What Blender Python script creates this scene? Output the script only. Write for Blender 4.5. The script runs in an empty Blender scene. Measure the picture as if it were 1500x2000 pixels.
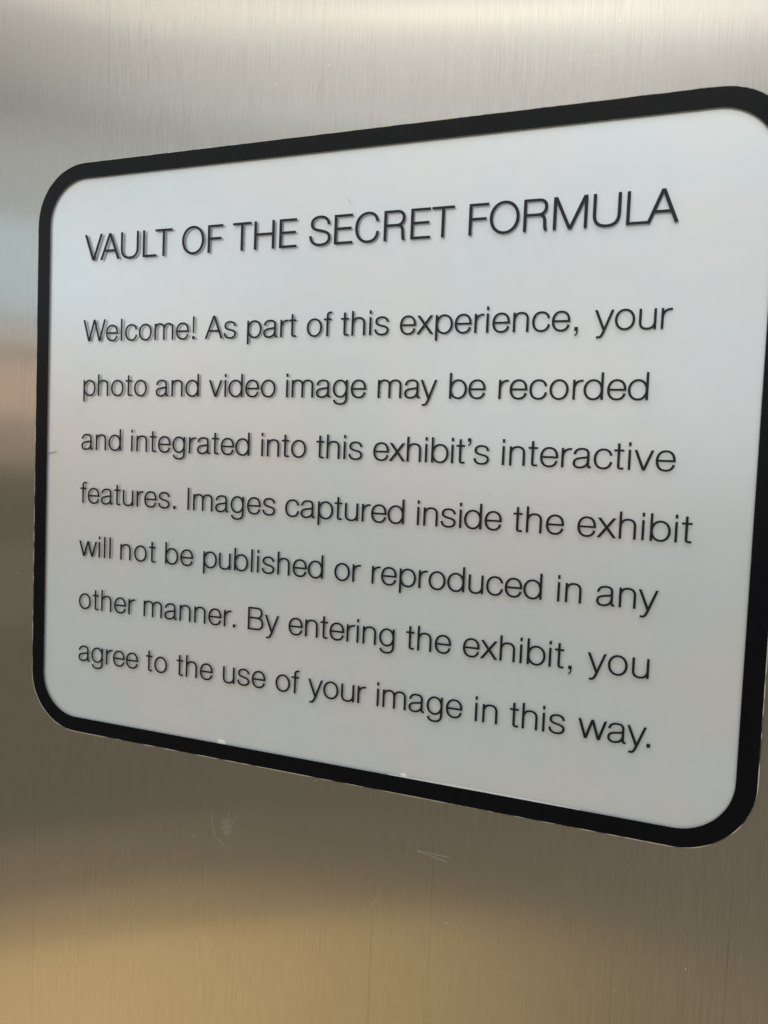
import bpy, bmesh, math, random
from mathutils import Matrix, Vector
from mathutils.geometry import delaunay_2d_cdt

# ------------------------------------------------------------------ tuning
GRAIN_LO, GRAIN_HI = .42, .58
STEEL_R, STEEL_ANISO = .25, 1.0
PANEL_A, PANEL_B, PANEL_METAL, PANEL_R = (.775, .838, .91), (.80, .86, .925), .34, .26
TITLE_W = (36, 31, 40)
BODY_W = (33, 28, 37)
DEBUG = False

# ------------------------------------------------------------------ units and places
# The wall face is the plane y = 0, the viewer stands on the -Y side. Sign sizes are counted in
# text-line pitches of 20 mm: U(xs, ys) puts a point of the sign face into metres.
PITCH = 0.02
EYE = 1.5                       # height of the lens, metres
FOOT_Y = -3.11305               # sign height level with the lens
FACE = 0.00125                  # the sign's printed face stands this far off the wall
LENS_DIST = 11.593 * PITCH
def WX(xs): return xs * PITCH
def WZ(ys): return EYE + (ys - FOOT_Y) * PITCH

scene = bpy.context.scene
# ------------------------------------------------------------------ camera
cam_data = bpy.data.cameras.new('camera')
cam = bpy.data.objects.new('camera', cam_data); scene.collection.objects.link(cam); scene.camera = cam
R = [[0.9386612596750658, -0.05771687994982071, 0.33997617762731075], [0.04052545710852023, 0.9975250689865003, 0.057458020063549844], [-0.34245105768761214, -0.04015592748693266, 0.9386771407551693]]
# sign axes (right, up, out) -> world (X, Z, -Y)
rows = [R[0], [-v for v in R[2]], R[1]]
cam.matrix_world = Matrix.Translation((0, -(LENS_DIST + FACE), EYE)) @ Matrix(rows).to_4x4()
cam_data.sensor_fit = 'VERTICAL'; cam_data.sensor_height = 24.0; cam_data.sensor_width = 18.0
cam_data.lens = 1497.9/2000*24
cam_data.clip_start = 0.01; cam_data.clip_end = 100
cam_data.dof.use_dof = True; cam_data.dof.focus_distance = 0.245; cam_data.dof.aperture_fstop = 15

# ------------------------------------------------------------------ light: unseen area lamps placed for the hall's reflections and fill, no sun or sky
world = bpy.data.worlds.new('World'); scene.world = world; world.use_nodes = True
bg = world.node_tree.nodes['Background']
bg.inputs['Color'].default_value = (0.215, 0.190, 0.135, 1); bg.inputs['Strength'].default_value = 1.0
scene.view_settings.view_transform = 'Standard'; scene.view_settings.look = 'None'
scene.view_settings.exposure = 0; scene.view_settings.gamma = 1
def lamp(name, az, el, width_deg, height_deg, radiance, color, dist=3.0):
    """area lamp seen from the sign at azimuth az (degrees, + = viewer's left when facing the wall) and elevation el"""
    d = bpy.data.lights.new(name, 'AREA'); d.shape = 'RECTANGLE'
    d.size = 2*dist*math.tan(math.radians(width_deg/2)); d.size_y = 2*dist*math.tan(math.radians(height_deg/2))
    d.energy = radiance*math.pi*d.size*d.size_y; d.color = color
    a, e = math.radians(az), math.radians(el)
    o = bpy.data.objects.new(name, d); scene.collection.objects.link(o)
    v = Vector((-math.sin(a)*math.cos(e), -math.cos(a)*math.cos(e), math.sin(e)))
    o.location = Vector((-0.1, 0, EYE)) + v*dist
    o.rotation_euler = v.to_track_quat('Z', 'Y').to_euler()
    return o
lamp('ceiling_light_row', 15, 32.3, 50, 0.5, 4.6, (1.0, .86, .62), 3.0)
lamp('upper_ceiling_glow', 24, 50.3, 88, 35, 1.22, (1.0, .99, .965), 3.2)
lamp('mid_ceiling_glow', 16, 29.3, 50, 7.5, .90, (1.0, .995, .985), 3.25)
lamp('lower_ceiling_glow', 13, 17.5, 82, 17, .70, (.90, .97, 1.0), 3.3)
lamp('front_fill', 3, 4.5, 36, 8, .82, (1.0, .92, .93), 3.4)  # unseen fill added to lift the middle of the sign
lamp('window_daylight', 47, 13, 28, 6.5, .58, (.42, .80, 1.0), 3.4)
lamp('warm_wall_light', 44, 4.6, 38, 4, .46, (1.0, .64, .44), 3.4)
lamp('warm_wall_halo', 44, 4.0, 44, 10, .32, (1.0, .70, .50), 3.5)
lamp('left_brown_tint', 44, -9.5, 30, 6, .07, (1.0, .86, .78), 3.5)  # added unseen to vary the dark brown band on the left
lamp('right_brown_tint', -12, -27, 16, 18, .08, (1.0, .68, .50), 3.4)  # added unseen for a faint brown tone at lower right
lamp('high_fill', 20, 71, 110, 14, 5.6, (.82, .91, 1.0), 3.0)  # unseen fill, added high up to brighten the sign face
lamp('floor_spot_edge', 49, -34, 22, 14, .22, (1.0, .64, .36), 3.2)
lamp('floor_spot_glow', 44, -37, 26, 12, .30, (1.0, .63, .22), 3.0)
lamp('floor_spot_halo', 34, -43, 44, 18, .52, (1.0, .65, .23), 3.1)
scene.cycles.max_bounces = 8; scene.cycles.transparent_max_bounces = 12
scene.cycles.sample_clamp_indirect = 4

# ------------------------------------------------------------------ node helpers
def mat(name):
    m = bpy.data.materials.new(name); m.use_nodes = True; nt = m.node_tree
    p = nt.nodes['Principled BSDF']; return m, nt, p
class NT:
    def __init__(s, nt): s.nt = nt
    def new(s, t, **kw):
        n = s.nt.nodes.new(t)
        for k, v in kw.items(): setattr(n, k, v)
        return n
    def link(s, a, b): s.nt.links.new(a, b)
    def math(s, op, a, b=None, c=None, clamp=False):
        n = s.new('ShaderNodeMath', operation=op, use_clamp=clamp)
        for i, v in enumerate((a, b, c)):
            if v is None: continue
            if isinstance(v, (int, float)): n.inputs[i].default_value = v
            else: s.link(v, n.inputs[i])
        return n.outputs[0]
    def map(s, v, a, b, c=0.0, d=1.0, smooth=False):
        n = s.new('ShaderNodeMapRange'); n.clamp = True
        if smooth: n.interpolation_type = 'SMOOTHSTEP'
        s.link(v, n.inputs[0])
        for i, x in zip((1, 2, 3, 4), (a, b, c, d)): n.inputs[i].default_value = x
        return n.outputs[0]
    def noise(s, vec, scale, detail=3, rough=.5, xyz=(1, 1, 1), off=(0, 0, 0)):
        mp = s.new('ShaderNodeMapping'); mp.inputs['Scale'].default_value = xyz; mp.inputs['Location'].default_value = off
        s.link(vec, mp.inputs['Vector'])
        n = s.new('ShaderNodeTexNoise'); n.inputs['Scale'].default_value = scale; n.inputs['Detail'].default_value = detail; n.inputs['Roughness'].default_value = rough
        s.link(mp.outputs[0], n.inputs['Vector']); return n.outputs['Fac']
    def mix(s, f, a, b):
        n = s.new('ShaderNodeMix', data_type='RGBA')
        if isinstance(f, (int, float)): n.inputs[0].default_value = f
        else: s.link(f, n.inputs[0])
        for i, v in ((6, a), (7, b)):
            if isinstance(v, tuple): n.inputs[i].default_value = v + (1,)
            else: s.link(v, n.inputs[i])
        return n.outputs[2]
    def segment(s, X, Z, a, b, w):
        """1 on a scratch from a to b (metres on the wall), half width w, fading towards its ends"""
        dx, dz = b[0] - a[0], b[1] - a[1]; l2 = dx*dx + dz*dz
        px = s.math('SUBTRACT', X, a[0]); pz = s.math('SUBTRACT', Z, a[1])
        t = s.math('DIVIDE', s.math('ADD', s.math('MULTIPLY', px, dx), s.math('MULTIPLY', pz, dz)), l2)
        tc = s.math('MINIMUM', s.math('MAXIMUM', t, 0.0), 1.0)
        ex = s.math('SUBTRACT', px, s.math('MULTIPLY', tc, dx)); ez = s.math('SUBTRACT', pz, s.math('MULTIPLY', tc, dz))
        d = s.math('SQRT', s.math('ADD', s.math('MULTIPLY', ex, ex), s.math('MULTIPLY', ez, ez)))
        return s.map(d, 0.0, w, 1.0, 0.0)
    def blob(s, X, Z, c, rx, rz):
        ex = s.math('DIVIDE', s.math('SUBTRACT', X, c[0]), rx); ez = s.math('DIVIDE', s.math('SUBTRACT', Z, c[1]), rz)
        d = s.math('SQRT', s.math('ADD', s.math('MULTIPLY', ex, ex), s.math('MULTIPLY', ez, ez)))
        return s.map(d, 0.4, 1.0, 1.0, 0.0, True)

# ------------------------------------------------------------------ materials
def steel_material():
    m, nt, p = mat('brushed_steel'); k = NT(nt)
    pos = k.new('ShaderNodeNewGeometry').outputs['Position']
    sep = k.new('ShaderNodeSeparateXYZ'); k.link(pos, sep.inputs[0]); X, Z = sep.outputs['X'], sep.outputs['Z']
    # vertical grain: three widths of brush line, each broken into strokes
    g1 = k.noise(pos, 1, 2, .6, (4200, 1, 70)); g2 = k.noise(pos, 1, 2, .6, (9000, 1, 160), (3, 0, 7)); g3 = k.noise(pos, 1, 3, .6, (1500, 1, 22), (1, 0, 2))
    broad = k.noise(pos, 14, 3, .5, (1, 1, .6), (5, 0, 1))
    grain = k.math('ADD', k.math('ADD', k.math('MULTIPLY', g1, .5), k.math('MULTIPLY', g2, .3)), k.math('MULTIPLY', g3, .2))
    even = k.map(k.noise(pos, 1, 2, .5, (18, 1, 7), (8, 0, 3)), .35, .65, .45, 1.25)      # the belt did not bite evenly
    grain = k.math('ADD', k.math('MULTIPLY', k.math('SUBTRACT', grain, .5), even), .5)
    col = k.mix(k.map(grain, .34, .66), (GRAIN_LO, GRAIN_LO*.985, GRAIN_LO*.955), (GRAIN_HI, GRAIN_HI*.99, GRAIN_HI*.965))
    deep = k.map(k.noise(pos, 1, 2, .5, (900, 1, 5), (2, 0, 9)), .66, .74)                # a few deeper pulled lines
    col = k.mix(k.math('MULTIPLY', deep, .28), col, (.26, .25, .22))
    # greasy wiping marks
    film = k.map(broad, .45, .7, 0, .10, True)
    col = k.mix(film, col, (.62, .61, .60))
    # marks that are on this very sheet
    U = lambda x, y: (WX(x), WZ(y))
    wob = k.noise(pos, 420, 2, .6)
    Xw = k.math('ADD', X, k.math('MULTIPLY', k.math('SUBTRACT', wob, .5), .0006))
    marks = [((-7.295, -9.44), (-7.198, -9.825), .00010), ((-7.198, -9.825), (-6.938, -10.023), .00012), ((-3.416, -9.295), (-2.877, -9.289), .00012), ((-3.416, -9.295), (-2.898, -9.377), .00011),
             ((-2.234, -8.41), (-2.262, -8.497), .00012), ((-4.005, -9.986), (-4.056, -10.26), .00007), ((-4.056, -10.26), (-4.187, -10.387), .00013), ((-1.30, 2.79), (-1.20, 2.775), .00016),
             ((-6.93, -9.33), (-6.92, -9.44), .00010), ((-6.78, -9.36), (-6.84, -9.55), .00007), ((-2.1, -10.93), (-1.55, -10.98), .00007), ((-11.9, -5.45), (-11.75, -5.49), .00012)]
    tot = None
    for a, b, w in marks:
        s_ = k.segment(Xw, Z, U(*a), U(*b), w); tot = s_ if tot is None else k.math('MAXIMUM', tot, s_)
    broken = k.map(k.noise(pos, 2600, 2, .6), .3, .6, .35, 1)
    tot = k.math('MULTIPLY', tot, broken)
    smudge = k.math('MULTIPLY', k.blob(X, Z, U(-1.30, 2.95), .0085, .0028), k.map(wob, .35, .6, .2, 1))
    thumb = k.math('MULTIPLY', k.blob(X, Z, U(-6.97, -9.62), .0030, .0044), k.map(k.noise(pos, 1500, 2, .6, (1, 1, .5)), .4, .6, .1, 1))
    film2 = k.math('ADD', k.math('MULTIPLY', smudge, .9), k.math('MULTIPLY', thumb, .22), clamp=True)
    # pin-point glints and pits
    vor = k.new('ShaderNodeTexVoronoi'); vor.inputs['Scale'].default_value = 210; k.link(pos, vor.inputs['Vector'])
    sepc = k.new('ShaderNodeSeparateColor'); k.link(vor.outputs['Color'], sepc.inputs[0])
    pit = k.math('MULTIPLY', k.map(vor.outputs['Distance'], .02, .055, 1, 0), k.map(sepc.outputs[0], .86, .88, 0, 1))
    k.link(col, p.inputs['Base Color'])
    p.inputs['Metallic'].default_value = 1
    r = k.math('ADD', k.map(grain, .3, .7, .0, .06), k.map(broad, .3, .7, STEEL_R, STEEL_R + .04))
    k.link(r, p.inputs['Roughness'])
    p.inputs['Anisotropic'].default_value = STEEL_ANISO
    tan = k.new('ShaderNodeCombineXYZ'); tan.inputs[0].default_value = 1.0   # brushed up and down: wide spread sideways
    k.link(tan.outputs[0], p.inputs['Tangent'])
    bump = k.new('ShaderNodeBump'); bump.inputs['Strength'].default_value = .12; bump.inputs['Distance'].default_value = .00002
    k.link(grain, bump.inputs['Height']); k.link(bump.outputs[0], p.inputs['Normal'])
    g = k.new('ShaderNodeBsdfAnisotropic'); g.inputs['Roughness'].default_value = .18; g.inputs['Anisotropy'].default_value = -.72
    k.link(tan.outputs[0], g.inputs['Tangent']); k.link(col, g.inputs['Color']); k.link(bump.outputs[0], g.inputs['Normal'])
    two = k.new('ShaderNodeMixShader'); two.inputs[0].default_value = .45; k.link(p.outputs[0], two.inputs[1]); k.link(g.outputs[0], two.inputs[2])
    # torn metal of scratches and greasy film scatter light instead of mirroring it
    d = k.new('ShaderNodeBsdfDiffuse'); d.inputs['Color'].default_value = (.84, .81, .75, 1)
    f = k.math('ADD', k.math('MULTIPLY', tot, .38), k.math('ADD', k.math('MULTIPLY', pit, .7), k.math('MULTIPLY', film2, .45)), clamp=True)
    mx = k.new('ShaderNodeMixShader'); k.link(f, mx.inputs[0]); k.link(two.outputs[0], mx.inputs[1]); k.link(d.outputs[0], mx.inputs[2])
    k.link(mx.outputs[0], nt.nodes['Material Output'].inputs[0])
    return m
def panel_material():
    m, nt, p = mat('white_backing_film'); k = NT(nt)
    pos = k.new('ShaderNodeNewGeometry').outputs['Position']
    n = k.noise(pos, 90, 3, .6); n2 = k.noise(pos, 1, 2, .6, (1500, 1, 40))
    col = k.mix(k.map(n, .3, .7), PANEL_A, PANEL_B)
    # faint patchy lilac tint of the film
    tint = k.noise(pos, 22, 2, .5, off=(2, 0, 5))
    col = k.mix(k.map(tint, .4, .62, 0, .5, True), col, (.85, .84, .87))
    k.link(col, p.inputs['Base Color']); p.inputs['Metallic'].default_value = PANEL_METAL
    k.link(k.map(n2, .3, .7, PANEL_R - .008, PANEL_R + .012), p.inputs['Roughness'])
    p.inputs['Specular IOR Level'].default_value = .8
    return m
def ink_material(name, c, r, spec=.5):
    m, nt, p = mat(name); k = NT(nt)
    pos = k.new('ShaderNodeNewGeometry').outputs['Position']
    n = k.noise(pos, 260, 3, .6)
    k.link(k.mix(n, tuple(v*.8 for v in c), tuple(v*1.2 for v in c)), p.inputs['Base Color'])
    k.link(k.map(k.noise(pos, 700, 2, .5), .3, .7, r - .04, r + .04), p.inputs['Roughness']); p.inputs['Specular IOR Level'].default_value = spec
    return m
def clear_material():
    m, nt, p = mat('clear_acrylic'); k = NT(nt); nt.nodes.remove(p)
    tr = k.new('ShaderNodeBsdfTransparent'); tr.inputs[0].default_value = (.985, .99, .988, 1)
    gl = k.new('ShaderNodeBsdfGlossy'); gl.inputs['Roughness'].default_value = .22
    df = k.new('ShaderNodeBsdfDiffuse'); df.inputs['Color'].default_value = (.30, .29, .27, 1)
    fr = k.new('ShaderNodeFresnel'); k.link(k.map(k.new('ShaderNodeNewGeometry').outputs['Backfacing'], 0, 1, 1.45, 1/1.45), fr.inputs['IOR'])   # same loss from either side
    mx = k.new('ShaderNodeMixShader'); k.link(fr.outputs[0], mx.inputs[0]); k.link(tr.outputs[0], mx.inputs[1]); k.link(gl.outputs[0], mx.inputs[2])
    pos = k.new('ShaderNodeNewGeometry').outputs['Position']
    def specks(scale, lo, hi, keep):
        vor = k.new('ShaderNodeTexVoronoi'); vor.inputs['Scale'].default_value = scale; k.link(pos, vor.inputs['Vector'])
        sc = k.new('ShaderNodeSeparateColor'); k.link(vor.outputs['Color'], sc.inputs[0])
        return k.math('MULTIPLY', k.map(vor.outputs['Distance'], lo, hi, 1, 0), k.map(sc.outputs[0], keep, keep + .01, 0, 1))
    dark = specks(160, .015, .04, .84)
    # wiped haze and fingertip grease on the front
    wipe = k.math('MULTIPLY', k.map(k.noise(pos, 1, 4, .65, (35, 1, 22), (4, 0, 1)), .5, .75, 0, 1, True), k.map(k.noise(pos, 1, 3, .6, (260, 1, 120)), .35, .7, .3, 1))
    k.link(k.map(wipe, 0, 1, .20, .34), gl.inputs['Roughness'])
    lint = k.new('ShaderNodeBsdfDiffuse'); lint.inputs['Color'].default_value = (.95, .95, .93, 1)
    m1 = k.new('ShaderNodeMixShader'); k.link(k.math('ADD', k.math('MULTIPLY', dark, .5), k.math('MULTIPLY', wipe, .035)), m1.inputs[0]); k.link(mx.outputs[0], m1.inputs[1]); k.link(df.outputs[0], m1.inputs[2])
    light = specks(130, .012, .034, .88)
    # fine hair scratches on the acrylic
    sep = k.new('ShaderNodeSeparateXYZ'); k.link(pos, sep.inputs[0]); X, Z = sep.outputs['X'], sep.outputs['Z']
    U = lambda x, y: (WX(x), WZ(y)); tot = light
    for a, b, w in [((-3.942, -5.665), (-2.802, -5.594), .00006), ((-2.80, -5.57), (-2.35, -5.60), .00010), ((-5.62, -2.98), (-5.42, -3.08), .00009)]:
        tot = k.math('MAXIMUM', tot, k.math('MULTIPLY', k.segment(X, Z, U(*a), U(*b), w), .45))
    m2 = k.new('ShaderNodeMixShader'); k.link(k.math('MULTIPLY', tot, .7), m2.inputs[0]); k.link(m1.outputs[0], m2.inputs[1]); k.link(lint.outputs[0], m2.inputs[2])
    hair = k.math('MAXIMUM', k.segment(X, Z, U(-5.03, 1.186), U(-4.972, 1.084), .00008), k.math('MULTIPLY', k.segment(X, Z, U(-11.12, -3.11), U(-10.88, -3.06), .00030), 1.0))
    dk = k.new('ShaderNodeBsdfDiffuse'); dk.inputs['Color'].default_value = (.10, .10, .11, 1)
    m3 = k.new('ShaderNodeMixShader'); k.link(k.math('MULTIPLY', hair, .85), m3.inputs[0]); k.link(m2.outputs[0], m3.inputs[1]); k.link(dk.outputs[0], m3.inputs[2])
    k.link(m3.outputs[0], nt.nodes['Material Output'].inputs[0])
    return m
def rim_material():
    m, nt, p = mat('cut_acrylic_edge'); k = NT(nt)
    pos = k.new('ShaderNodeNewGeometry').outputs['Position']
    n = k.noise(pos, 1, 3, .7, (420, 420, 420)); n2 = k.noise(pos, 45, 3, .6)
    chip = k.math('MULTIPLY', k.map(n, .52, .60), k.map(n2, .45, .6))
    k.link(k.mix(chip, (.040, .038, .034), (.50, .48, .43)), p.inputs['Base Color'])
    k.link(k.map(n, .3, .7, .15, .45), p.inputs['Roughness']); p.inputs['Specular IOR Level'].default_value = .9
    b = k.new('ShaderNodeBump'); b.inputs['Strength'].default_value = .6; b.inputs['Distance'].default_value = .0001; k.link(n, b.inputs['Height']); k.link(b.outputs[0], p.inputs['Normal'])
    return m

# ------------------------------------------------------------------ object helpers
COL = scene.collection
def link(o, parent=None):
    COL.objects.link(o)
    if parent: o.parent = parent
    return o
def mesh_obj(name, verts, faces, m, parent=None, smooth=False):
    me = bpy.data.meshes.new(name); me.from_pydata(verts, [], faces); me.update()
    bm = bmesh.new(); bm.from_mesh(me); bmesh.ops.recalc_face_normals(bm, faces=bm.faces); bm.to_mesh(me); bm.free()
    if smooth:
        for p in me.polygons: p.use_smooth = True
    me.materials.append(m); return link(bpy.data.objects.new(name, me), parent)
def loop_pts(x0, x1, y0, y1, r, n=20):
    pts = []
    for cx, cy, a0 in ((x1 - r, y1 - r, 0), (x0 + r, y1 - r, 90), (x0 + r, y0 + r, 180), (x1 - r, y0 + r, 270)):
        for i in range(n + 1):
            a = math.radians(a0 + 90*i/n); pts.append((cx + r*math.cos(a), cy + r*math.sin(a)))
    return pts
OUT = dict(x0=-11.387, x1=1.480, y0=-8.395, y1=2.264); R_OUT = 1.085
BORDER = .290
def inset(d, jitter=0):
    p = loop_pts(OUT['x0'] + d, OUT['x1'] - d, OUT['y0'] + d, OUT['y1'] - d, max(R_OUT - d*.95, .05))
    return p
def W3(p, y): return (WX(p[0]), y, WZ(p[1]))
def stack(loops, cap_front=False, cap_back=False):
    """loops of equal length, each [(x,y) list, depth]; joined in order"""
    vs, fs = [], []; n = len(loops[0][0])
    for pts, y in loops: vs += [W3(p, y) for p in pts]
    for k in range(len(loops) - 1):
        for i in range(n):
            j = (i + 1) % n; fs.append((k*n + i, k*n + j, (k + 1)*n + j, (k + 1)*n + i))
    if cap_back: fs.append(tuple(range(n)))
    if cap_front: fs.append(tuple(range((len(loops) - 1)*n, len(loops)*n)))
    return vs, fs

# ------------------------------------------------------------------ the wall
steel = steel_material()
w = mesh_obj('wall', [(-2.2, 0, 0), (2.2, 0, 0), (2.2, 0, 3), (-2.2, 0, 3), (-2.2, .03, 0), (2.2, .03, 0), (2.2, .03, 3), (-2.2, .03, 3)],
             [(0, 1, 2, 3), (5, 4, 7, 6), (1, 5, 6, 2), (4, 0, 3, 7), (3, 2, 6, 7), (4, 5, 1, 0)], steel)
w['kind'] = 'structure'; w['label'] = 'brushed stainless steel wall with vertical grain and a few scratches'

# ------------------------------------------------------------------ the sign
sign = bpy.data.objects.new('sign', None); sign.empty_display_size = .02; link(sign)
sign['label'] = 'pale rounded rectangular notice plate with black border and thin black lettering on brushed steel'
sign['category'] = 'sign'
ink = ink_material('black_ink', (.010, .011, .014), .33, .3)
border_ink = ink_material('black_border_ink', (.0018, .0025, .0048), .26, .17)
clear = clear_material(); film = panel_material(); rim = rim_material()
white = ink_material('white_paint_and_highlight', (.92, .92, .90), .5)
BACK = .00052
vs, fs = stack([(inset(.012), .0), (inset(.012), -BACK)], cap_front=True)
mesh_obj('backing_panel', vs, fs, film, sign)
INK_Y = -(FACE - .00004)
vs, fs = stack([(inset(.03), -(BACK + .00004)), (inset(.03), INK_Y)], cap_front=True)
mesh_obj('clear_sheet', vs, fs, clear, sign)
# cut edge of the sheet: a side and a small uneven chamfer outside the printed border
random.seed(4)
def ragged(d, a):
    p = inset(d); q = []
    c = ((OUT['x0'] + OUT['x1'])/2, (OUT['y0'] + OUT['y1'])/2)
    return p
def densify(p, step=.06):
    q = []
    for i in range(len(p)):
        a, b = p[i], p[(i + 1) % len(p)]; n = max(1, int(math.dist(a, b)/step))
        q += [(a[0] + (b[0] - a[0])*j/n, a[1] + (b[1] - a[1])*j/n) for j in range(n)]
    return q
base = densify(inset(0))
def offs(d, jit):
    """ring at inset d from the outline, with a little unevenness from the router cut"""
    out = []; n = len(base); ph = [random.uniform(-1, 1) for _ in range(n)]
    for i in range(n):
        a, b = base[(i - 1) % n], base[(i + 1) % n]; dx, dy = b[0] - a[0], b[1] - a[1]; l = math.hypot(dx, dy) or 1
        e = d + jit*(ph[i]*.6 + ph[i - 1]*.4)
        if d < .01:     # the notch knocked out of the left edge
            if abs(base[i][1] + 2.74) < .07 and base[i][0] < -11: e = d + .045*(1 - abs(base[i][1] + 2.74)/.07)
        out.append((base[i][0] - dy/l*e, base[i][1] + dx/l*e))
    return out
r0, r1, r2 = offs(0, .0006), offs(.002, .0006), offs(.019, .0008)
vs, fs = stack([(r0, -.00002), (r0, -(FACE - .00040)), (r1, -(FACE - .00024)), (r2, -(FACE - .00005))])
mesh_obj('cut_edge', vs, fs, rim, sign)
def offs2(d, jit, seed):
    random.seed(seed); return offs(d, jit)
b_out = offs2(.016, .0010, 9); b_in = offs2(BORDER, .0006, 10); b_in2 = b_in
vs, fs = stack([(b_out, INK_Y - .00001), (b_out, INK_Y - .00005), (b_in, INK_Y - .00005), (b_in, INK_Y - .00001)])
n = len(base)
fs += [(i, (i + 1) % n, 3*n + (i + 1) % n, 3*n + i) for i in range(n)]
mesh_obj('border', vs, fs, border_ink, sign)
# the corner of the cut, worn and nicked, its caught light painted as pale uneven runs
worn = ink_material('worn_acrylic_glint', (.58, .55, .48), .35)
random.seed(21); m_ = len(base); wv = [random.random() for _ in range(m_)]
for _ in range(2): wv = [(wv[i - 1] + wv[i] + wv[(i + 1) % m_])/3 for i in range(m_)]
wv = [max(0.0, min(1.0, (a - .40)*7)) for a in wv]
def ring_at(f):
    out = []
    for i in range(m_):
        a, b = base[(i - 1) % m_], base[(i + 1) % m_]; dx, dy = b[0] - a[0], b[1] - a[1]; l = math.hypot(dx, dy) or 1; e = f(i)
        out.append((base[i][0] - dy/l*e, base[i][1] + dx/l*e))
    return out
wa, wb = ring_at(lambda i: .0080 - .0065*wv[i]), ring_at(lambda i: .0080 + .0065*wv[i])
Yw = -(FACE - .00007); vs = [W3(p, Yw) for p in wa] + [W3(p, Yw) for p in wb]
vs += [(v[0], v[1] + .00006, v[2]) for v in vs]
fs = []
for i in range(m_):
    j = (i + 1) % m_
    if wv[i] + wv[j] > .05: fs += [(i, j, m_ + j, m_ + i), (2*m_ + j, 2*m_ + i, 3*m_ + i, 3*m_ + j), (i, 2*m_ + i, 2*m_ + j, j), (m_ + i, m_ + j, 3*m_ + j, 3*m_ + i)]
mesh_obj('worn_edge_glint', vs, fs, worn, sign)
# two drops of white paint and the border's edge highlight put in as a thin white strip, bottom edge
def dome(c, rx, rz, h, y):
    vs, fs = [], []; N, K = 24, 5
    for k in range(K):
        t = k/(K - 1)*math.pi/2
        for i in range(N):
            a = 2*math.pi*i/N; vs.append((WX(c[0]) + rx*math.cos(t)*math.cos(a), y - h*math.sin(t), WZ(c[1]) + rz*math.cos(t)*math.sin(a)))
    for k in range(K - 1):
        for i in range(N): fs.append((k*N + i, k*N + (i + 1) % N, (k + 1)*N + (i + 1) % N, (k + 1)*N + i))
    return vs, fs
for c, rx, rz in (((-7.10, -8.09), .00170, .00100), ((-3.69, -8.088), .00110, .00085)):
    vs, fs = dome(c, rx, rz, .00006, -(BACK + .00006)); mesh_obj('paint_drop', vs, fs, white, sign, True)
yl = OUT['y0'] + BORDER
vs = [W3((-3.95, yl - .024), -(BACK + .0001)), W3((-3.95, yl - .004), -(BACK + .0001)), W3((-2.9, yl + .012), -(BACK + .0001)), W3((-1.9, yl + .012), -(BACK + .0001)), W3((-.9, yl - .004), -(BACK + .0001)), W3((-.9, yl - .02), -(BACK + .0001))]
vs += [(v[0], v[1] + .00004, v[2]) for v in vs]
mesh_obj('edge_highlight', vs, [(0, 1, 2, 3, 4, 5), (11, 10, 9, 8, 7, 6)] + [(i, (i + 1) % 6, 6 + (i + 1) % 6, 6 + i) for i in range(6)], white, sign)  # highlight along the border edge, built as a white strip

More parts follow.
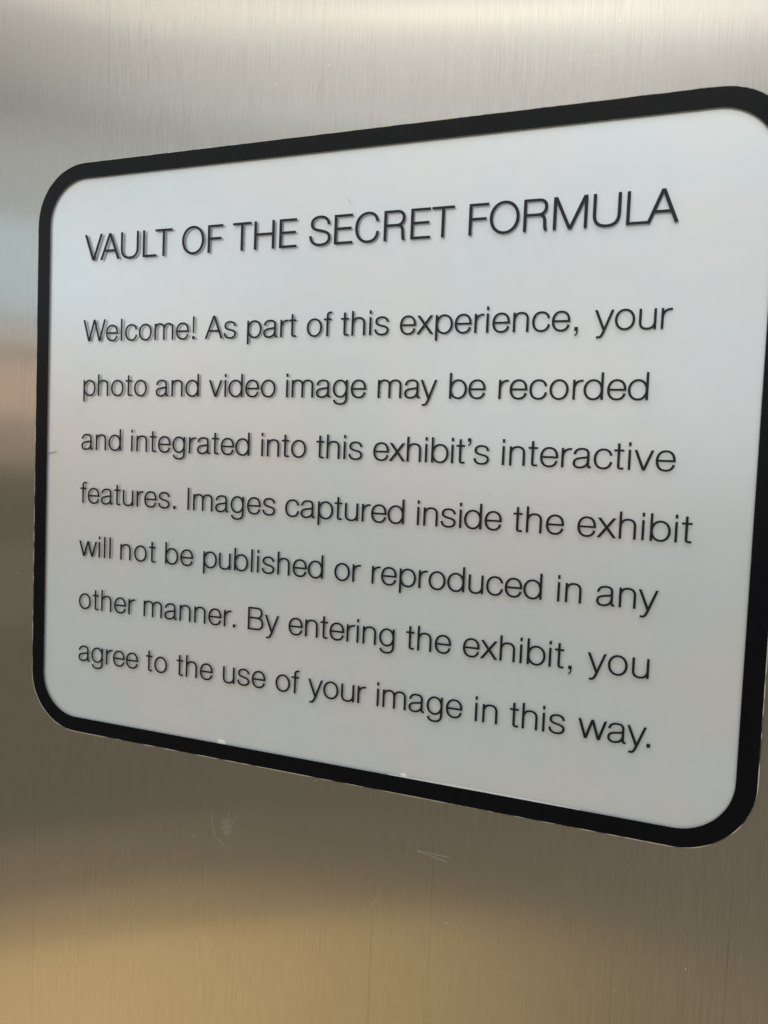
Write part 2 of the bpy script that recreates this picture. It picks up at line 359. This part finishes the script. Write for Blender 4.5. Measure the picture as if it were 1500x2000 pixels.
# ------------------------------------------------------------------ lettering
# ---- light grotesque letterforms drawn as centre-line strokes (1000 units per em) ----
def _ell(cx, cy, rx, ry, k=0.572):
    return [('M', cx, cy + ry), ('C', cx + rx*k, cy + ry, cx + rx, cy + ry*k, cx + rx, cy), ('C', cx + rx, cy - ry*k, cx + rx*k, cy - ry, cx, cy - ry),
            ('C', cx - rx*k, cy - ry, cx - rx, cy - ry*k, cx - rx, cy), ('C', cx - rx, cy + ry*k, cx - rx*k, cy + ry, cx, cy + ry)]
def glyph_table(hv, hh, hd):
    """hv / hh: half stroke of stems and of thins, hd: half horizontal width of diagonals. -> {char: (advance, [shape,...])}
    shape = ('P', path[, ymin, ymax]) stroke, ('R', x0,y0,x1,y1) box, ('D', x0,y0,x1,y1,h) slanted bar cut level, ('G', points) polygon"""
    P = lambda *c, lo=-999, hi=9999: ('P', list(c), lo, hi)
    E = lambda *a: ('P', _ell(*a), -999, 9999)
    S = lambda x, y0, y1: ('R', x - hv, y0, x + hv, y1)
    B = lambda y, x0, x1: ('R', x0, y - hh, x1, y + hh)
    D = lambda x0, y0, x1, y1, h=hd: ('D', x0, y0, x1, y1, h)
    M, L, C = (lambda x, y: ('M', x, y)), (lambda x, y: ('L', x, y)), (lambda *a: ('C',) + a)
    xt, xb = 537 - hh, -14 + hh            # x-height rounds
    ct, cb = 728 - hh, -14 + hh            # cap rounds
    top, bot = 714 - hh, hh
    g = {}
    g['a'] = (537, [P(M(76, 362), C(82, 455, 150, xt, 264, xt), C(372, xt, 428, 470, 428, 378), L(428, 92), C(428, 44, 446, 26, 480, 27), L(508, 31)),
                    P(M(428, 318), C(404, 272, 330, 284, 225, 264), C(122, 248, 64, 214, 64, 138), C(64, 60, 118, xb, 210, xb), C(322, xb, 428, 84, 428, 196))])
    g['b'] = (593, [S(99, 0, 714), E(322, 261, 218, xt - 261)])
    g['c'] = (537, [P(M(476, 350), C(462, 452, 388, xt, 284, xt), C(142, xt, 70, 400, 70, 261), C(70, 122, 142, xb, 284, xb), C(392, xb, 468, 80, 483, 190))])
    g['d'] = (593, [S(494, 0, 714), E(271, 261, 218, xt - 261)])
    g['e'] = (537, [P(M(482, 234), C(490, 404, 418, xt, 276, xt), C(140, xt, 66, 402, 66, 261), C(66, 112, 144, xb, 278, xb), C(386, xb, 456, 72, 474, 168)), ('R', 70, 262 - hh, 500, 262 + hh)])
    g['f'] = (278, [P(M(133, 0), L(133, 590), C(133, 668, 166, 694, 228, 694), L(274, 690)), B(523 - hh, 12, 262)])
    g['g'] = (574, [P(M(478, 523), L(478, 8), C(478, -120, 400, -184, 274, -184), C(168, -184, 96, -140, 84, -58)), E(272, 268, 206, xt - 268)])
    g['h'] = (556, [S(97, 0, 714), P(M(97, 318), C(97, 432, 170, xt, 284, xt), C(402, xt, 459, 448, 459, 336), L(459, 0))])
    g['i'] = (222, [S(111, 0, 523), ('R', 111 - hv, 612, 111 + hv, 714)])
    g['l'] = (222, [S(111, 0, 714)])
    g['m'] = (853, [S(97, 0, 523), P(M(97, 330), C(97, 436, 156, xt, 260, xt), C(372, xt, 426, 456, 426, 352), L(426, 0)),
                    P(M(426, 330), C(426, 436, 490, xt, 592, xt), C(700, xt, 756, 456, 756, 352), L(756, 0))])
    g['n'] = (556, [S(97, 0, 523), P(M(97, 318), C(97, 432, 170, xt, 284, xt), C(402, xt, 459, 448, 459, 336), L(459, 0))])
    g['o'] = (574, [E(287, 261, 219, xt - 261)])
    g['p'] = (593, [S(99, -192, 523), E(322, 261, 218, xt - 261)])
    g['r'] = (333, [S(97, 0, 523), P(M(97, 270), C(97, 420, 178, 504, 334, 496))])
    g['s'] = (500, [P(M(430, 372), C(424, 464, 350, xt, 252, xt), C(150, xt, 82, 464, 82, 390), C(82, 308, 152, 290, 246, 268), C(354, 243, 436, 224, 436, 142), C(436, 54, 352, xb, 252, xb), C(130, xb, 66, 70, 60, 168))])
    g['t'] = (296, [P(M(133, 680), L(133, 94), C(133, 40, 156, 25, 206, 26), L(268, 30)), B(523 - hh, 14, 266)])
    g['u'] = (556, [S(459, 0, 523), P(M(97, 523), L(97, 186), C(97, 74, 154, xb, 266, xb), C(384, xb, 459, 88, 459, 200))])
    g['v'] = (500, [D(42, 523, 250, 0), D(458, 523, 250, 0)])
    g['w'] = (759, [D(42, 523, 212, 0), D(379, 523, 212, 0), D(379, 523, 547, 0), D(717, 523, 547, 0)])
    g['x'] = (500, [D(52, 523, 458, 0, hd + 7), D(444, 523, 42, 0, hd + 7)])
    g['y'] = (500, [D(40, 523, 254, 4), P(M(470, 545), L(246, -40), C(200, -152, 176, -182, 116, -182), C(96, -182, 82, -181, 64, -176), hi=523)])
    g['.'] = (278, [('R', 92, 0, 186, 100)])
    g[','] = (278, [('R', 92, 0, 186, 100), ('G', [(186, 20), (184, -45), (160, -100), (102, -140), (102, -100), (132, -78), (146, -40), (148, 20)])])
    g['!'] = (278, [('G', [(139 - hv, 714), (139 + hv, 714), (139 + hv - 7, 190), (139 - hv + 7, 190)]), ('R', 92, 0, 186, 100)])
    g["'"] = (222, [('R', 64, 614, 158, 714), ('G', [(158, 634), (156, 580), (134, 528), (76, 488), (76, 528), (104, 548), (118, 582), (120, 634)])])
    g['A'] = (648, [D(36, 0, 324, 714), D(612, 0, 324, 714), B(243, 130, 520)])
    g['B'] = (667, [S(105, 0, 714), P(M(105, top), L(374, top), C(484, top, 552, 640, 552, 538), C(552, 436, 486, 380, 380, 380), L(105, 380)),
                    P(M(105, 380), L(384, 380), C(516, 380, 588, 316, 588, 208), C(588, 92, 508, bot, 388, bot), L(105, bot))])
    g['C'] = (722, [P(M(618, 488), C(594, 626, 508, ct, 382, ct), C(192, ct, 74, 555, 74, 357), C(74, 160, 192, cb, 376, cb), C(524, cb, 612, 105, 628, 258))])
    g['E'] = (593, [S(105, 0, 714), B(top, 105, 556), B(375, 105, 530), B(bot, 105, 562)])
    g['F'] = (556, [S(105, 0, 714), B(top, 105, 530), B(363, 105, 484)])
    g['H'] = (722, [S(105, 0, 714), S(617, 0, 714), B(380, 105, 617)])
    g['I'] = (241, [S(120, 0, 714)])
    g['L'] = (537, [S(103, 0, 714), B(bot, 103, 516)])
    g['M'] = (870, [S(101, 0, 714), S(769, 0, 714), D(112, 714, 435, 0), D(758, 714, 435, 0)])
    g['O'] = (760, [E(380, 357, 306, ct - 357)])
    g['R'] = (685, [S(105, 0, 714), P(M(105, top), L(396, top), C(510, top, 572, 632, 572, 530), C(572, 424, 506, 360, 398, 360), L(105, 360)),
                    P(M(396, 360), C(504, 360, 540, 312, 546, 214), C(551, 104, 552, 50, 588, -20), lo=0)])
    g['S'] = (648, [P(M(560, 502), C(552, 630, 462, ct, 328, ct), C(194, ct, 104, 640, 104, 532), C(104, 418, 190, 396, 322, 366), C(476, 332, 578, 300, 578, 186), C(578, 74, 474, cb, 338, cb), C(166, cb, 76, 96, 68, 246))])
    g['T'] = (574, [S(287, 0, 714), B(top, 14, 560)])
    g['U'] = (722, [P(M(101, 714), L(101, 270), C(101, 96, 196, cb, 361, cb), C(526, cb, 621, 96, 621, 270), L(621, 714))])
    g['V'] = (611, [D(38, 714, 305, 0), D(573, 714, 305, 0)])
    g['W'] = (926, [D(42, 714, 248, 0), D(463, 714, 248, 0), D(463, 714, 678, 0), D(884, 714, 678, 0)])
    return g
def ribbon(path, hv, hh):
    pts = []
    for c in path:
        if c[0] in 'ML': pts.append((c[1], c[2]))
        else:
            x0, y0 = pts[-1]; n = 12
            for i in range(1, n + 1):
                t = i/n; s = 1 - t
                pts.append((s**3*x0 + 3*s*s*t*c[1] + 3*s*t*t*c[3] + t**3*c[5], s**3*y0 + 3*s*s*t*c[2] + 3*s*t*t*c[4] + t**3*c[6]))
    q = [pts[0]]
    for a in pts[1:]:
        if math.hypot(a[0] - q[-1][0], a[1] - q[-1][1]) > .5: q.append(a)
    closed = math.hypot(q[0][0] - q[-1][0], q[0][1] - q[-1][1]) < 1
    if closed: q.pop()
    n = len(q); left = []; right = []
    for i in range(n):
        a = q[(i - 1) % n] if closed or i else q[i]
        b = q[(i + 1) % n] if closed or i < n - 1 else q[i]
        dx, dy = b[0] - a[0], b[1] - a[1]; l = math.hypot(dx, dy); dx /= l; dy /= l
        w = hv*dy*dy + hh*dx*dx
        left.append((q[i][0] - dy*w, q[i][1] + dx*w)); right.append((q[i][0] + dy*w, q[i][1] - dx*w))
    m = n if closed else n - 1
    return [[left[i], right[i], right[(i + 1) % n], left[(i + 1) % n]] for i in range(m)]
def clip(poly, lo, hi):
    for sgn, lim in ((1, lo), (-1, -hi)):
        out = []
        for i in range(len(poly)):
            a, b = poly[i], poly[(i + 1) % len(poly)]; ia, ib = sgn*a[1] >= lim, sgn*b[1] >= lim
            if ia: out.append(a)
            if ia != ib:
                t = (lim/sgn - a[1])/(b[1] - a[1]); out.append((a[0] + t*(b[0] - a[0]), lim/sgn))
        poly = out
        if not poly: break
    return poly
def glyph_polys(shapes, hv, hh):
    polys = []
    for s in shapes:
        if s[0] == 'P': polys += [p for p in (clip(r, s[2], s[3]) for r in ribbon(s[1], hv, hh)) if len(p) > 2]
        elif s[0] == 'R': polys.append([(s[1], s[2]), (s[3], s[2]), (s[3], s[4]), (s[1], s[4])])
        elif s[0] == 'D': polys.append([(s[1] - s[5], s[2]), (s[1] + s[5], s[2]), (s[3] + s[5], s[4]), (s[3] - s[5], s[4])])
        else: polys.append(s[1])
    return polys
ADV = {'a': 547, 'b': 590, 'c': 518, 'd': 572, 'e': 540, 'f': 300, 'g': 588, 'h': 550, 'i': 208, 'l': 222, 'm': 832, 'n': 556, 'o': 588, 'p': 588, 'r': 324, 's': 512, 't': 306, 'u': 540, 'v': 505, 'w': 730, 'x': 490, 'y': 468}
KERN_T = {'VA': -70, 'AU': -25, 'LT': -80, 'LA': -35, 'FO': -20, 'ET': -10}
KERN_B = {'We': -30, 'y.': -70, 'r.': -25, "t'": -10, 'ay': -10, 'wa': -10, 'e,': 0}
def make_glyph(ch, em, shapes, hv, hh, shift):
    polys = glyph_polys(shapes, hv, hh); vin, fin = [], []
    for p in polys:
        area = sum(p[i][0]*p[(i + 1) % len(p)][1] - p[(i + 1) % len(p)][0]*p[i][1] for i in range(len(p)))
        if abs(area) < 1: continue
        if area < 0: p = p[::-1]
        fin.append(list(range(len(vin), len(vin) + len(p)))); vin += [Vector(q) for q in p]
    v, e, f, _, _, of = delaunay_2d_cdt(vin, [], fin, 0, .3)
    tris = [t for t, o in zip(f, of) if o]
    s = em*PITCH/1000; th = .00005
    # drop unused vertices
    used = sorted({i for t in tris for i in t}); mp = {i: k for k, i in enumerate(used)}
    tris = [tuple(mp[i] for i in t) for t in tris]; n = len(used)
    vs = [((v[i][0] + shift)*s, 0, v[i][1]*s) for i in used]; vs += [(a, -th, b) for a, _, b in vs]
    cnt = {}
    for t in tris:
        for a, b in zip(t, t[1:] + t[:1]): cnt[(a, b)] = 1
    fs = [tuple(i + n for i in t) for t in tris] + [tuple(t[::-1]) for t in tris]
    fs += [(a, b, b + n, a + n) for a, b in cnt if (b, a) not in cnt]
    me = bpy.data.meshes.new('letter'); me.from_pydata(vs, [], fs); me.update()
    bm = bmesh.new(); bm.from_mesh(me); bmesh.ops.recalc_face_normals(bm, faces=bm.faces); bm.to_mesh(me); bm.free()
    me.materials.append(ink); xs = [a[0]/(em*PITCH/1000) for a in vs]
    return me, min(xs), max(xs)
TITLE = dict(em=.662, hv=TITLE_W[0], hh=TITLE_W[1], hd=TITLE_W[2]); BODY = dict(em=.555, hv=BODY_W[0], hh=BODY_W[1], hd=BODY_W[2])
# word, left end, right end of its ink on the sign (in line pitches)
LINES = [
    (0.472, True, [('VAULT', -10.279, -8.366), ('OF', -8.164, -7.336), ('THE', -7.146, -5.928), ('SECRET', -5.702, -3.244), ('FORMULA', -3.016, -0.01)]),
    (-1, False, [('Welcome!', -10.278, -7.856), ('As', -7.65, -7.027), ('part', -6.813, -5.881), ('of', -5.69, -5.237), ('this', -5.077, -4.246), ('experience,', -4.06, -1.305), ('your', -1.078, -0.016)]),
    (-2, False, [('photo', -10.253, -8.834), ('and', -8.643, -7.74), ('video', -7.54, -6.233), ('image', -6.034, -4.593), ('may', -4.392, -3.404), ('be', -3.206, -2.634), ('recorded', -2.432, -0.277)]),
    (-3, False, [('and', -10.277, -9.375), ('integrated', -9.153, -6.696), ('into', -6.47, -5.625), ('this', -5.439, -4.615), ("exhibit's", -4.426, -2.528), ('interactive', -2.329, 0.144)]),
    (-4, False, [('features.', -10.284, -8.162), ('Images', -7.916, -6.166), ('captured', -5.978, -3.857), ('inside', -3.641, -2.284), ('the', -2.111, -1.351), ('exhibit', -1.158, 0.419)]),
    (-5, False, [('will', -10.286, -9.556), ('not', -9.343, -8.566), ('be', -8.359, -7.767), ('published', -7.559, -5.235), ('or', -5.032, -4.56), ('reproduced', -4.369, -1.624), ('in', -1.396, -1.044), ('any', -0.833, 0.026)]),
    (-6, False, [('other', -10.27, -8.986), ('manner.', -8.798, -6.87), ('By', -6.626, -6.024), ('entering', -5.839, -3.932), ('the', -3.737, -2.989), ('exhibit,', -2.798, -1.127), ('you', -0.908, -0.039)]),
    (-7, False, [('agree', -10.257, -8.893), ('to', -8.72, -8.258), ('the', -8.059, -7.298), ('use', -7.093, -6.247), ('of', -6.052, -5.602), ('your', -5.437, -4.387), ('image', -4.196, -2.759), ('in', -2.557, -2.202), ('this', -2.015, -1.178), ('way.', -0.99, 0.038)]),
]
cache = {}
def glyph(ch, title):
    key = (ch, title)
    if key not in cache:
        st = TITLE if title else BODY
        adv, shapes = glyph_table(st['hv'], st['hh'], st['hd'])[ch]
        new = adv if title else ADV.get(ch, adv)
        cache[key] = (new,) + make_glyph(ch, st['em'], shapes, st['hv'], st['hh'], (new - adv)/2)
    return cache[key]
for base_y, title, words in LINES:
    line = bpy.data.objects.new('title_line' if title else 'text_line', None); line.empty_display_size = .01
    link(line, sign); line.location = (WX(words[0][1]), INK_Y - .00002, WZ(base_y))
    line['label'] = ('large capital heading reading ' if title else 'line of thin lettering reading ') + '"' + ' '.join(w_[0] for w_ in words) + '"'
    em = TITLE['em'] if title else BODY['em']
    for text, xa, xb in words:
        G = [glyph(c, title) for c in text]; kern = KERN_T if title else KERN_B
        pos = [0]
        for i in range(1, len(text)): pos.append(pos[-1] + G[i - 1][0] + kern.get(text[i - 1:i + 1], 0))
        ink_w = pos[-1] + G[-1][3] - G[0][2]; target = (xb - xa)*1000/em
        extra = (target - ink_w)/max(1, len(text) - 1)
        if DEBUG: print(text, round(extra, 1))
        for i, (gg, x) in enumerate(zip(G, pos)):
            o = bpy.data.objects.new('letter', gg[1]); link(o, line)
            o.location = (WX(xa + (x + extra*i - G[0][2])*em/1000 - words[0][1]), 0, 0)
